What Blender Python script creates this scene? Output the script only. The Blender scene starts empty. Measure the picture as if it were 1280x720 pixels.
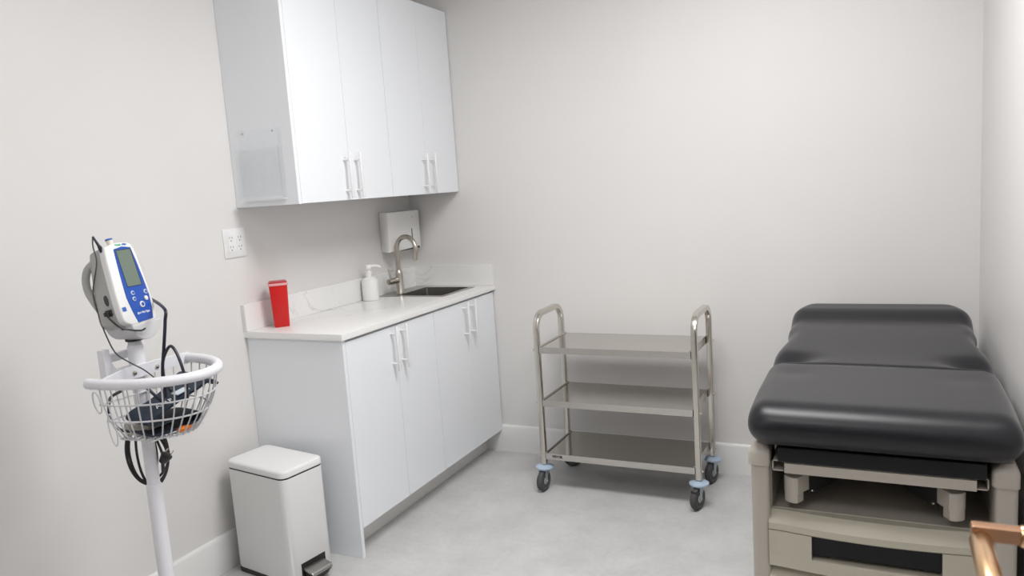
import bpy, bmesh, math, random
from mathutils import Vector, Matrix
PI = math.pi
random.seed(7)
SC = bpy.context.scene
COL = SC.collection

# ------------------------------------------------------------------ camera
def make_camera():
    cd = bpy.data.cameras.new('camera')
    co = bpy.data.objects.new('camera', cd)
    COL.objects.link(co)
    r = Vector((0.90007595, 0.43048148, -0.06744605))
    u = Vector((0.00224044, 0.1502133, 0.98865107))
    w = Vector((-0.43572727, 0.89001217, -0.13423891))
    m = Matrix(((r.x, u.x, -w.x, 2.3466), (r.y, u.y, -w.y, -3.5734), (r.z, u.z, -w.z, 1.4352), (0, 0, 0, 1)))
    co.matrix_world = m
    cd.sensor_width = 36.0
    cd.lens = 955.1 / 1280 * 36
    cd.clip_start = 0.02
    cd.dof.use_dof = True
    cd.dof.focus_distance = 3.1
    cd.dof.aperture_fstop = 7.0
    SC.camera = co
make_camera()

# ------------------------------------------------------------------ world, exposure, main lights
wd = bpy.data.worlds.new('world'); SC.world = wd; wd.use_nodes = True
wd.node_tree.nodes['Background'].inputs[0].default_value = (1, 1, 1, 1)
wd.node_tree.nodes['Background'].inputs[1].default_value = 0.3
vs = SC.view_settings
vs.view_transform = 'Standard'; vs.look = 'None'; vs.gamma = 1.0; vs.use_curve_mapping = False
vs.exposure = 0.21

CEIL = 2.62
# ceiling panels, the second an added fill: x, y, size x, size y, watts
PANELS = [(1.78, -1.55, 1.20, 0.60, 31.0), (1.70, -3.35, 0.60, 0.60, 9.0)]

# ------------------------------------------------------------------ materials
def lin(c):
    c = c / 255.0
    return c / 12.92 if c <= 0.04045 else ((c + 0.055) / 1.055) ** 2.4
def rgb(r, g, b): return (lin(r), lin(g), lin(b), 1.0)

def mat(name, col, rough=0.5, metal=0.0, noise=0.0, nscale=20.0, bump=0.0, bscale=200.0, aniso=False, coat=0.0, spec=0.5, stretch=None):
    m = bpy.data.materials.new(name); m.use_nodes = True
    nt = m.node_tree; b = nt.nodes['Principled BSDF']
    b.inputs['Base Color'].default_value = col
    b.inputs['Roughness'].default_value = rough
    b.inputs['Metallic'].default_value = metal
    b.inputs['Specular IOR Level'].default_value = spec
    if coat: b.inputs['Coat Weight'].default_value = coat; b.inputs['Coat Roughness'].default_value = 0.1
    tc = nt.nodes.new('ShaderNodeTexCoord')
    src = tc.outputs['Object']
    if stretch:
        mp = nt.nodes.new('ShaderNodeMapping'); mp.inputs['Scale'].default_value = stretch
        nt.links.new(src, mp.inputs['Vector']); src = mp.outputs['Vector']
    if noise:
        n = nt.nodes.new('ShaderNodeTexNoise'); n.inputs['Scale'].default_value = nscale; n.inputs['Detail'].default_value = 5
        nt.links.new(src, n.inputs['Vector'])
        mx = nt.nodes.new('ShaderNodeMix'); mx.data_type = 'RGBA'; mx.blend_type = 'MULTIPLY'
        mx.inputs[0].default_value = 1.0
        rp = nt.nodes.new('ShaderNodeValToRGB')
        rp.color_ramp.elements[0].position = 0.3; rp.color_ramp.elements[1].position = 0.7
        k = 1 - noise
        rp.color_ramp.elements[0].color = (k, k, k, 1); rp.color_ramp.elements[1].color = (1, 1, 1, 1)
        nt.links.new(n.outputs['Fac'], rp.inputs['Fac'])
        mx.inputs[6].default_value = col
        nt.links.new(rp.outputs['Color'], mx.inputs[7])
        nt.links.new(mx.outputs[2], b.inputs['Base Color'])
    if bump:
        n2 = nt.nodes.new('ShaderNodeTexNoise'); n2.inputs['Scale'].default_value = bscale; n2.inputs['Detail'].default_value = 3
        nt.links.new(src, n2.inputs['Vector'])
        bp = nt.nodes.new('ShaderNodeBump'); bp.inputs['Strength'].default_value = bump; bp.inputs['Distance'].default_value = 0.002
        nt.links.new(n2.outputs['Fac'], bp.inputs['Height'])
        nt.links.new(bp.outputs['Normal'], b.inputs['Normal'])
    return m

M = {}
M['wall'] = mat('wall_paint', (0.735, 0.718, 0.705, 1), 0.45, noise=0.02, nscale=3, bump=0.08, bscale=350)
M['wall_dark'] = mat('hall_darkness_tone', (0.10, 0.095, 0.09, 1), 0.6)  # hallway's lack of light, put into its wall colour
M['ceiling'] = mat('ceiling_paint', (0.86, 0.855, 0.85, 1), 0.8)
M['trim'] = mat('trim_paint', (0.80, 0.80, 0.79, 1), 0.35)
M['cab'] = mat('cabinet_white', (0.84, 0.865, 0.90, 1), 0.27)
M['cabside'] = M['cab']
M['toe'] = mat('toe_kick_white', (0.82, 0.81, 0.79, 1), 0.4)
M['white'] = mat('white_plastic', (0.80, 0.80, 0.80, 1), 0.35)
M['softwhite'] = mat('soft_white_plastic', (0.80, 0.795, 0.78, 1), 0.4)
M['bin'] = mat('bin_white_paint', (0.78, 0.78, 0.775, 1), 0.4)
M['black'] = mat('black_plastic', (0.012, 0.012, 0.012, 1), 0.4)
M['rubber'] = mat('grey_rubber', (0.06, 0.06, 0.065, 1), 0.6)
M['cable'] = mat('black_cable', (0.012, 0.012, 0.016, 1), 0.4)
M['navycable'] = mat('navy_cable', (0.012, 0.011, 0.025, 1), 0.35)
M['steel'] = mat('brushed_steel', (0.60, 0.575, 0.54, 1), 0.24, 1.0, noise=0.08, nscale=60, stretch=(1, 12, 12))
M['mirror'] = mat('polished_steel_sheet', (0.56, 0.535, 0.50, 1), 0.12, 1.0)
M['tube'] = mat('polished_steel_tube', (0.62, 0.59, 0.54, 1), 0.22, 1.0)
M['nickel'] = mat('brushed_nickel', (0.50, 0.47, 0.42, 1), 0.28, 1.0)
M['sink'] = mat('sink_steel', (0.42, 0.41, 0.39, 1), 0.3, 1.0)
M['zinc'] = mat('zinc_fork', (0.45, 0.52, 0.57, 1), 0.4, 0.6)
M['blue'] = mat('blue_bumper', (0.42, 0.52, 0.64, 1), 0.45)
M['hub'] = mat('olive_hub', (0.42, 0.42, 0.33, 1), 0.5)
M['red'] = mat('red_plastic', (0.62, 0.008, 0.008, 1), 0.35)
M['pink'] = mat('pinkish_lid_rim', (0.75, 0.35, 0.36, 1), 0.3)
M['darkred'] = mat('dark_red_flap', (0.45, 0.04, 0.05, 1), 0.35)
M['vinyl'] = mat('black_vinyl', (0.007, 0.007, 0.010, 1), 0.36, noise=0.08, nscale=12, bump=0.12, bscale=500, spec=0.42)
M['vinyl'].node_tree.nodes['Principled BSDF'].inputs['Sheen Weight'].default_value = 0.15
M['vinyl'].node_tree.nodes['Principled BSDF'].inputs['Sheen Roughness'].default_value = 0.35
M['beige'] = mat('beige_enamel', (0.46, 0.42, 0.37, 1), 0.38)
M['beige2'] = mat('olive_beige_drawer', (0.49, 0.455, 0.37, 1), 0.22)
M['darkgap'] = mat('dark_plate_and_recess_shade', (0.02, 0.02, 0.02, 1), 0.6)  # dark arm plates, and the shade painted into the table recess
M['gloss_black'] = mat('gloss_black_insert', (0.006, 0.006, 0.008, 1), 0.4, spec=0.3)
M['shell'] = mat('grey_shell', (0.43, 0.43, 0.415, 1), 0.45)
M['bluepanel'] = mat('blue_panel', (0.012, 0.075, 0.40, 1), 0.4)
M['lcd'] = mat('lcd_glass', (0.15, 0.19, 0.155, 1), 0.25)
M['lcdedge'] = mat('lcd_edge', (0.01, 0.02, 0.06, 1), 0.4)
M['key'] = mat('key_grey', (0.55, 0.62, 0.68, 1), 0.4)
M['ivory'] = mat('ivory_cap', (0.80, 0.77, 0.66, 1), 0.4)
M['navy'] = mat('navy_nylon', (0.014, 0.027, 0.052, 1), 0.65, noise=0.25, nscale=60, bump=0.2, bscale=600)
M['wire'] = mat('white_wire_coating', (0.62, 0.62, 0.64, 1), 0.35)
M['pole'] = mat('white_powder_coat', (0.74, 0.74, 0.78, 1), 0.35)
M['orange'] = mat('orange_tag', (0.85, 0.22, 0.01, 1), 0.5)
M['copper'] = mat('rose_copper', (0.74, 0.49, 0.28, 1), 0.28, 1.0)
M['bronze'] = mat('dull_copper', (0.45, 0.26, 0.16, 1), 0.4, 1.0)
M['print_white'] = mat('white_print', (0.8, 0.8, 0.8, 1), 0.5)
M['print_black'] = mat('dark_print', (0.03, 0.025, 0.02, 1), 0.5)
M['print_green'] = mat('green_print', (0.05, 0.45, 0.28, 1), 0.5)
M['print_blue'] = mat('blue_print', (0.03, 0.12, 0.45, 1), 0.5)
M['door'] = mat('door_paint', (0.75, 0.74, 0.72, 1), 0.4)

def emis(name, col, s):
    m = bpy.data.materials.new(name); m.use_nodes = True
    b = m.node_tree.nodes['Principled BSDF']
    b.inputs['Base Color'].default_value = (0.8, 0.8, 0.8, 1)
    b.inputs['Emission Color'].default_value = col; b.inputs['Emission Strength'].default_value = s
    return m
M['diffuser'] = emis('light_diffuser', (1, 0.985, 0.97, 1), 3.0)

def floor_material():
    m = bpy.data.materials.new('grey_vinyl_floor'); m.use_nodes = True
    nt = m.node_tree; b = nt.nodes['Principled BSDF']; N = nt.nodes.new; L = nt.links.new
    tc = N('ShaderNodeTexCoord')
    n1 = N('ShaderNodeTexNoise'); n1.inputs['Scale'].default_value = 5; n1.inputs['Detail'].default_value = 8; n1.inputs['Roughness'].default_value = 0.65
    n2 = N('ShaderNodeTexNoise'); n2.inputs['Scale'].default_value = 45; n2.inputs['Detail'].default_value = 4
    L(tc.outputs['Object'], n1.inputs['Vector']); L(tc.outputs['Object'], n2.inputs['Vector'])
    ad = N('ShaderNodeMath'); ad.operation = 'MULTIPLY_ADD'; ad.inputs[1].default_value = 0.35
    L(n2.outputs['Fac'], ad.inputs[0]); L(n1.outputs['Fac'], ad.inputs[2])
    rp = N('ShaderNodeValToRGB')
    rp.color_ramp.elements[0].position = 0.5; rp.color_ramp.elements[0].color = (0.50, 0.497, 0.495, 1)
    rp.color_ramp.elements[1].position = 0.85; rp.color_ramp.elements[1].color = (0.60, 0.597, 0.595, 1)
    L(ad.outputs[0], rp.inputs['Fac']); L(rp.outputs['Color'], b.inputs['Base Color'])
    b.inputs['Roughness'].default_value = 0.5
    bp = N('ShaderNodeBump'); bp.inputs['Strength'].default_value = 0.05; bp.inputs['Distance'].default_value = 0.002
    L(n2.outputs['Fac'], bp.inputs['Height']); L(bp.outputs['Normal'], b.inputs['Normal'])
    return m
M['floor'] = floor_material()

def quartz_material():
    m = bpy.data.materials.new('white_veined_quartz'); m.use_nodes = True
    nt = m.node_tree; b = nt.nodes['Principled BSDF']; N = nt.nodes.new; L = nt.links.new
    tc = N('ShaderNodeTexCoord')
    n1 = N('ShaderNodeTexNoise'); n1.inputs['Scale'].default_value = 3.2; n1.inputs['Detail'].default_value = 6; n1.inputs['Distortion'].default_value = 1.2
    L(tc.outputs['Object'], n1.inputs['Vector'])
    s = N('ShaderNodeMath'); s.operation = 'SUBTRACT'; s.inputs[1].default_value = 0.5; L(n1.outputs['Fac'], s.inputs[0])
    a = N('ShaderNodeMath'); a.operation = 'ABSOLUTE'; L(s.outputs[0], a.inputs[0])
    rp = N('ShaderNodeValToRGB')
    rp.color_ramp.elements[0].position = 0.0; rp.color_ramp.elements[0].color = (0.64, 0.63, 0.61, 1)
    rp.color_ramp.elements[1].position = 0.022; rp.color_ramp.elements[1].color = (0.80, 0.795, 0.785, 1)
    L(a.outputs[0], rp.inputs['Fac'])
    n2 = N('ShaderNodeTexNoise'); n2.inputs['Scale'].default_value = 2.3; L(tc.outputs['Object'], n2.inputs['Vector'])
    r2 = N('ShaderNodeValToRGB'); r2.color_ramp.elements[0].position = 0.52; r2.color_ramp.elements[1].position = 0.66
    L(n2.outputs['Fac'], r2.inputs['Fac'])
    mx = N('ShaderNodeMix'); mx.data_type = 'RGBA'
    mx.inputs[6].default_value = (0.80, 0.795, 0.785, 1)
    L(r2.outputs['Color'], mx.inputs[0]); L(rp.outputs['Color'], mx.inputs[7])
    L(mx.outputs[2], b.inputs['Base Color'])
    b.inputs['Roughness'].default_value = 0.22
    return m
M['quartz'] = quartz_material()

def clear_material():
    m = bpy.data.materials.new('clear_acrylic'); m.use_nodes = True
    nt = m.node_tree; nt.nodes.clear(); N = nt.nodes.new; L = nt.links.new
    o = N('ShaderNodeOutputMaterial'); mx = N('ShaderNodeMixShader'); t = N('ShaderNodeBsdfTransparent'); g = N('ShaderNodeBsdfGlossy')
    t.inputs[0].default_value = (0.994, 0.996, 0.996, 1); g.inputs['Roughness'].default_value = 0.08
    mx.inputs[0].default_value = 0.006; L(t.outputs[0], mx.inputs[1]); L(g.outputs[0], mx.inputs[2]); L(mx.outputs[0], o.inputs[0])
    return m
M['clear'] = clear_material()
M['clear_edge'] = mat('acrylic_edge', (0.80, 0.82, 0.83, 1), 0.3)

# ------------------------------------------------------------------ mesh helpers
class MB:
    def __init__(s): s.bm = bmesh.new(); s.wn = False
    def box(s, x0, x1, y0, y1, z0, z1, bev=0.0, seg=2, mtx=None):
        x0, x1 = min(x0, x1), max(x0, x1); y0, y1 = min(y0, y1), max(y0, y1); z0, z1 = min(z0, z1), max(z0, z1)
        t = bmesh.new()
        vs_ = [t.verts.new((x, y, z)) for z in (z0, z1) for y in (y0, y1) for x in (x0, x1)]
        for f in ((0, 2, 3, 1), (4, 5, 7, 6), (0, 1, 5, 4), (2, 6, 7, 3), (0, 4, 6, 2), (1, 3, 7, 5)):
            t.faces.new([vs_[i] for i in f])
        if bev: s.wn = True; bmesh.ops.bevel(t, geom=list(t.edges), offset=bev, segments=seg, profile=0.5, affect='EDGES')
        s._merge(t, mtx); return s
    def _merge(s, t, mtx=None):
        if mtx is not None: bmesh.ops.transform(t, matrix=mtx, verts=t.verts)
        me = bpy.data.meshes.new('tmp'); t.to_mesh(me); t.free()
        s.bm.from_mesh(me); bpy.data.meshes.remove(me)
    def rings(s, loops, cap0=True, cap1=True, closed=False, mtx=None):
        t = bmesh.new()
        R = [[t.verts.new(p) for p in lp] for lp in loops]
        n = len(R[0])
        pairs = list(zip(R, R[1:])) + ([(R[-1], R[0])] if closed else [])
        for a, b in pairs:
            for i in range(n):
                j = (i + 1) % n
                t.faces.new((a[i], a[j], b[j], b[i]))
        if not closed:
            if cap0: t.faces.new(list(reversed(R[0])))
            if cap1: t.faces.new(R[-1])
        bmesh.ops.recalc_face_normals(t, faces=t.faces)
        s._merge(t, mtx); return s
    def tube(s, path, r, seg=10, closed=False, prof=None, up=None, mtx=None):
        P = [Vector(p) for p in path]; n = len(P)
        rr = r if isinstance(r, (list, tuple)) else [r] * n
        T = []
        for i in range(n):
            if closed: d = P[(i + 1) % n] - P[i - 1]
            else: d = P[min(i + 1, n - 1)] - P[max(i - 1, 0)]
            T.append(d.normalized())
        ref = Vector(up) if up else (Vector((0, 0, 1)) if abs(T[0].z) < 0.9 else Vector((1, 0, 0)))
        N = (ref - T[0] * ref.dot(T[0])).normalized()
        loops = []
        for i in range(n):
            if i: N = (N - T[i] * N.dot(T[i])).normalized()
            B = T[i].cross(N)
            if prof: lp = [P[i] + N * (a * rr[i]) + B * (b * rr[i]) for a, b in prof]
            else: lp = [P[i] + (N * math.cos(2 * PI * k / seg) + B * math.sin(2 * PI * k / seg)) * rr[i] for k in range(seg)]
            loops.append(lp)
        return s.rings(loops, closed=closed, mtx=mtx)
    def cyl(s, p0, p1, r, seg=20, bev=0.0, r1=None):
        p0 = Vector(p0); p1 = Vector(p1); r1 = r if r1 is None else r1
        d = (p1 - p0); L = d.length; d.normalize()
        if bev:
            return s.tube([p0, p0 + d * bev * 0.3, p0 + d * bev, p1 - d * bev, p1 - d * bev * 0.3, p1], [r - bev, r - bev * 0.3, r, r1, r1 - bev * 0.3, r1 - bev], seg)
        return s.tube([p0, p1], [r, r1], seg)
    def lathe(s, prof, c=(0, 0, 0), seg=32, mtx=None, sx=1.0, sy=1.0):
        loops = [[(c[0] + sx * r * math.cos(2 * PI * k / seg), c[1] + sy * r * math.sin(2 * PI * k / seg), c[2] + z) for k in range(seg)] for r, z in prof]
        return s.rings(loops, mtx=mtx)
    def prism(s, poly, a, b, axes='xyz', bev=0.0, mtx=None):
        """poly in the first two axes, from a to b along the third."""
        ix = ['xyz'.index(c) for c in axes]
        def pt(u, v, w):
            q = [0, 0, 0]; q[ix[0]] = u; q[ix[1]] = v; q[ix[2]] = w; return tuple(q)
        t = bmesh.new()
        A = [t.verts.new(pt(u, v, a)) for u, v in poly]; B = [t.verts.new(pt(u, v, b)) for u, v in poly]
        n = len(poly)
        t.faces.new(A); t.faces.new(list(reversed(B)))
        for i in range(n): t.faces.new((A[i], B[i], B[(i + 1) % n], A[(i + 1) % n]))
        bmesh.ops.recalc_face_normals(t, faces=t.faces)
        if bev: s.wn = True; bmesh.ops.bevel(t, geom=list(t.edges), offset=bev, segments=2, profile=0.5, affect='EDGES')
        s._merge(t, mtx); return s
    def build(s, name, m, parent=None, ang=35, **props):
        me = bpy.data.meshes.new(name); s.bm.to_mesh(me); s.bm.free()
        me.shade_smooth(); me.set_sharp_from_angle(angle=math.radians(ang))
        me.materials.append(m)
        o = bpy.data.objects.new(name, me); COL.objects.link(o)
        if parent is not None: o.parent = parent
        if s.wn:
            md = o.modifiers.new('weighted_normals', 'WEIGHTED_NORMAL'); md.keep_sharp = True
        for k, v in props.items(): o[k] = v
        return o

def rbox(*a, bev=0.002, **k): return MB().box(*a, bev=bev, **k)
def thing(name, label, cat, loc=(0, 0, 0), rot=None, group=None):
    o = bpy.data.objects.new(name, None); COL.objects.link(o)
    o.empty_display_size = 0.1
    if rot is not None:
        o.matrix_world = Matrix.Translation(Vector(loc)) @ rot.to_4x4()
    else: o.location = loc
    o['label'] = label; o['category'] = cat
    if group: o['group'] = group
    return o
def tag(o, label, cat, group=None):
    o['label'] = label; o['category'] = cat
    if group: o['group'] = group
    return o
def struct(mb, name, m, label=None):
    o = mb.build(name, m); o['kind'] = 'structure'
    if label: o['label'] = label
    return o
def arc(cx, cy, r, a0, a1, n):
    return [(cx + r * math.cos(math.radians(a0 + (a1 - a0) * i / n)), cy + r * math.sin(math.radians(a0 + (a1 - a0) * i / n))) for i in range(n + 1)]
def rrect(x0, x1, y0, y1, r, n=5):
    return arc(x1 - r, y1 - r, r, 0, 90, n) + arc(x0 + r, y1 - r, r, 90, 180, n) + arc(x0 + r, y0 + r, r, 180, 270, n) + arc(x1 - r, y0 + r, r, 270, 360, n)
def smooth_path(pts, n=6):
    P = [Vector(p) for p in pts]; out = []
    for i in range(len(P) - 1):
        p0 = P[max(i - 1, 0)]; p1 = P[i]; p2 = P[i + 1]; p3 = P[min(i + 2, len(P) - 1)]
        for k in range(n):
            t = k / n
            out.append(0.5 * ((2 * p1) + (p2 - p0) * t + (2 * p0 - 5 * p1 + 4 * p2 - p3) * t * t + (3 * p1 - p0 - 3 * p2 + p3) * t ** 3))
    out.append(P[-1]); return out
def lettering(text, size, m, parent, mtx, name='lettering', align='CENTER', ext=0.0002, shear=0.0, bold=0.0):
    cu = bpy.data.curves.new(name, 'FONT'); cu.body = text; cu.size = size; cu.align_x = align; cu.align_y = 'CENTER'
    cu.extrude = ext; cu.shear = shear; cu.offset = bold; cu.resolution_u = 2
    t = bpy.data.objects.new('tmp_text', cu); COL.objects.link(t)
    dg = bpy.context.evaluated_depsgraph_get()
    me = bpy.data.meshes.new_from_object(t.evaluated_get(dg))
    bpy.data.objects.remove(t); bpy.data.curves.remove(cu)
    me.name = name; me.transform(mtx); me.materials.clear(); me.materials.append(m)
    o = bpy.data.objects.new(name, me); COL.objects.link(o)
    if parent is not None: o.parent = parent
    return o
def basis(x, y, z, o=(0, 0, 0)):
    x, y, z = Vector(x), Vector(y), Vector(z)
    return Matrix(((x.x, y.x, z.x, o[0]), (x.y, y.y, z.y, o[1]), (x.z, y.z, z.z, o[2]), (0, 0, 0, 1)))

# ------------------------------------------------------------------ the room
W = 2.703; FRONT = -3.95; HALL = -6.0; HB = 0.147
struct(MB().box(-0.1, W + 0.1, HALL - 0.1, 0.1, -0.1, 0), 'floor', M['floor'], 'pale grey mottled vinyl floor')
struct(MB().box(-0.1, W + 0.1, HALL - 0.1, 0.1, CEIL, CEIL + 0.1), 'ceiling', M['ceiling'], 'white ceiling')
struct(MB().box(-0.1, 0, FRONT, 0, 0, CEIL), 'wall_left', M['wall'], 'warm light grey painted wall behind the cabinets')
struct(MB().box(-0.1, W + 0.1, 0, 0.1, 0, CEIL), 'wall_back', M['wall'], 'warm light grey painted wall behind the steel cart')
struct(MB().box(W, W + 0.1, FRONT, 0, 0, CEIL), 'wall_right', M['wall'], 'light grey painted wall beside the exam table')
wf = MB(); wf.box(-0.1, 1.45, FRONT - 0.1, FRONT, 0, CEIL); wf.box(1.45, 2.62, FRONT - 0.1, FRONT, 2.12, CEIL); wf.box(2.62, W + 0.1, FRONT - 0.1, FRONT, 0, CEIL)
struct(wf, 'wall_front', M['wall'], 'light grey painted wall with the opening to the hallway')
wh = MB(); wh.box(1.30, 1.40, HALL, FRONT - 0.1, 0, CEIL); wh.box(W, W + 0.1, HALL, FRONT - 0.1, 0, CEIL); wh.box(1.30, W + 0.1, HALL - 0.1, HALL, 0, CEIL)
struct(wh, 'wall_hall', M['wall_dark'], 'unseen hallway walls with the darkness put into their colour')
struct(MB().box(2.56, W, -3.56, -3.42, 0, CEIL), 'wall_entry', M['wall'], 'short wall return that carries the door')
def bboard(name, pts, label):
    """profile of a baseboard swept in a straight run: pts = start, end, inward normal"""
    (ax, ay), (bx_, by_), (nx, ny) = pts
    prof = [(0, 0), (0.015, 0), (0.015, HB - 0.012), (0.012, HB - 0.003), (0.008, HB), (0, HB)]
    loops = [[(px + nx * d, py + ny * d, z) for d, z in prof] for px, py in ((ax, ay), (bx_, by_))]
    struct(MB().rings(loops), name, M['trim'], label)
bboard('baseboard_left', ((0, FRONT), (0, -1.2835), (1, 0)), 'white baseboard along the left wall')
bboard('baseboard_back', ((0.389, 0), (W, 0), (0, -1)), 'white baseboard behind the steel cart')
bboard('baseboard_right', ((W, -3.42), (W, -0.016), (-1, 0)), 'white baseboard beside the exam table')

for i, (px, py, sx, sy, wt) in enumerate(PANELS):
    lab = ['long ceiling light panel over the room centre', 'unseen square fill light panel added on the ceiling by the entry'][i]
    t = thing('ceiling_light', lab, 'ceiling light', (px, py, CEIL))
    fr = MB()
    for a in ((-sx / 2 - 0.02, sx / 2 + 0.02, -sy / 2 - 0.02, -sy / 2), (-sx / 2 - 0.02, sx / 2 + 0.02, sy / 2, sy / 2 + 0.02), (-sx / 2 - 0.02, -sx / 2, -sy / 2, sy / 2), (sx / 2, sx / 2 + 0.02, -sy / 2, sy / 2)):
        fr.box(*a, -0.02, 0)
    fr.build('frame', M['white'], t)
    MB().box(-sx / 2, sx / 2, -sy / 2, sy / 2, -0.012, -0.002).build('diffuser', M['diffuser'], t)
    ld = bpy.data.lights.new('panel_light', 'AREA'); ld.shape = 'RECTANGLE'; ld.size = sx * 0.96; ld.size_y = sy * 0.96
    ld.energy = wt; ld.color = (1.0, 0.998, 0.995)
    lo = bpy.data.objects.new('panel_light', ld); COL.objects.link(lo); lo.parent = t; lo.location = (0, 0, -0.016)

# ------------------------------------------------------------------ exam table
def build_table():
    cx, fy = 2.333, -1.40
    t = thing('exam_table', 'black vinyl exam table with beige base and drawers against the right wall', 'exam table', (cx, -0.76, 0))
    oy = 0.76                                  # world y -> local y
    def Y(y): return y + oy
    beige = M['beige']
    # cabinet shell (open recess at the front above the drawers)
    b = MB()
    b.box(-0.29, -0.272, Y(-1.385), Y(-0.16), 0.07, 0.605); b.box(0.272, 0.29, Y(-1.385), Y(-0.16), 0.07, 0.605)
    b.box(-0.29, 0.29, Y(-0.178), Y(-0.16), 0.07, 0.605)
    b.build('body', beige, t)
    MB().box(-0.27, 0.27, Y(-1.33), Y(-0.18), 0.0, 0.07).build('plinth', M['black'], t)
    MB().box(-0.2715, 0.2715, Y(-0.95), Y(-0.18), 0.46, 0.60).build('recess_shade_block', M['darkgap'], t)  # solid dark block standing in for shade deep in the recess
    s_ = MB().box(-0.2715, 0.2715, Y(-1.385), Y(-0.95), 0.452, 0.464)
    s_.tube([(-0.2715, Y(-1.385), 0.462), (0.2715, Y(-1.385), 0.462)], 0.008, 12)
    s_.build('shelf', beige, t)
    for sx in (-1, 1):
        x0, x1 = (-0.323, -0.274) if sx < 0 else (0.268, 0.318)
        p = MB(); p.prism(rrect(x0, x1, Y(-1.43), Y(-1.30), 0.012, 3), 0.0, 0.61, 'xyz'); p.build('post', beige, t)
        c = MB()
        c.rings([[(x, y, z) for x, y in rrect(x0 - e, x1 + e * 0.5, Y(-1.43) - e, Y(-1.30) + e, 0.014, 4)] for e, z in ((0.0065, 0.606), (0.0065, 0.640), (0.003, 0.648), (-0.008, 0.656), (-0.014, 0.664))])
        c.build('post_cap', beige, t)
    # drawers: bowed fronts
    def drawer(z0, z1, ins):
        def front(zlo, zhi, xa, xb, back, bulge, lean=0.0):
            m = MB(); n = 16; loops = []
            for i in range(n + 1):
                x = xa + (xb - xa) * i / n; q = 1 - (2 * (x - 0) / 0.51) ** 2
                f = -1.432 - 0.022 * max(q, 0) - bulge
                loops.append([(x, Y(back), zlo), (x, Y(f + 0.004), zlo), (x, Y(f), zlo + 0.004), (x, Y(f), zhi - 0.029), (x, Y(f + 0.006), zhi - 0.023), (x, Y(f + 0.034), zhi), (x, Y(back), zhi)])
            return m.rings(loops)
        xa, xb = -0.277, 0.236
        za, zb = ins
        d = front(zb, z1, xa, xb, -1.388, 0.0)
        # the rest of the front around the insert
        def plain(zlo, zhi, a, c):
            n = 12; loops = []
            for i in range(n + 1):
                x = a + (c - a) * i / n; q = 1 - (2 * x / 0.51) ** 2
                f = -1.432 - 0.022 * max(q, 0)
                loops.append([(x, Y(-1.40), zlo), (x, Y(f), zlo), (x, Y(f), zhi), (x, Y(-1.40), zhi)])
            d.rings(loops)
        plain(z0, za, xa, xb); plain(za, zb, xa, -0.163); plain(za, zb, 0.153, xb)
        d.box(xa + 0.02, xb - 0.02, Y(-1.399), Y(-0.98), z0 + 0.01, z1 - 0.03)
        o = d.build('drawer', M['beige2'], t)
        MB().box(-0.1625, 0.1525, Y(-1.432), Y(-1.402), za + 0.012, zb - 0.0005).build('handle', M['gloss_black'], o)
        return o
    drawer(0.312, 0.468, (0.348, 0.417))
    drawer(0.148, 0.304, (0.184, 0.253))
    # tray under the cushion with folded channels
    m = MB()
    m.box(-0.232, 0.228, Y(-1.430), Y(-1.418), 0.589, 0.617)
    m.box(-0.232, 0.228, Y(-1.425), Y(-0.6), 0.608, 0.6195)
    m.build('tray', beige, t)
    for sx, xx in ((-1, -0.236), (1, 0.226)):
        a, c = (xx - 0.03, xx) if sx < 0 else (xx, xx + 0.03)
        q = MB()
        q.box(a, c, Y(-1.415), Y(-0.5), 0.6165, 0.62); q.box(a, c, Y(-1.415), Y(-0.5), 0.588, 0.5915)
        q.box(a, a + 0.003, Y(-1.415), Y(-0.5), 0.588, 0.62)
        if sx > 0: q.box(c - 0.003, c, Y(-1.415), Y(-0.5), 0.588, 0.62)
        q.build('rail', beige, t)
    MB().box(-0.250, 0.250, Y(-1.436), Y(-0.3), 0.6205, 0.664, bev=0.006).build('cushion_pan', M['gloss_black'], t)
    # stirrup arms
    for sx in (-1, 1):
        Ms = Matrix.Translation((-0.222 if sx < 0 else 0.192, Y(-1.405), 0)) @ Matrix.Rotation(math.radians(30 * sx), 4, 'Z')
        w_ = 0.021
        prof = [(-w_, 0.006)] + [(w_ * math.cos(math.radians(a)), 0.008 + 0.010 * math.sin(math.radians(a))) for a in range(195, 346, 15)] + [(w_, 0.006), (w_, 0.062), (-w_, 0.062)]
        h = MB(); h.prism(prof, 0.520, 0.570, 'xyz', bev=0.003, mtx=Ms)
        h.prism([(x * 0.95, y if y < 0.03 else 0.036) for x, y in prof], 0.494, 0.523, 'xyz', bev=0.002, mtx=Ms)
        o = h.build('stirrup_arm', M['beige'], t)
        MB().box(-0.016, 0.016, 0.03, 0.33, 0.5705, 0.578, mtx=Ms).build('arm_bar', M['beige'], o)
        xi = -sx * (w_ - 0.004)
        MB().box(xi - 0.004, xi + 0.004, 0.060, 0.33, 0.506, 0.570, mtx=Ms).build('arm_plate', M['darkgap'], o)
        for yy, zz in ((0.075, 0.513), (0.075, 0.560), (0.17, 0.560)):
            sc = MB().cyl((xi - sx * 0.004, yy, zz), (xi - sx * 0.007, yy, zz), 0.0042, 10, r1=0.003)
            bmesh.ops.transform(sc.bm, matrix=Ms, verts=sc.bm.verts); sc.build('screw', M['tube'], o)
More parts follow.
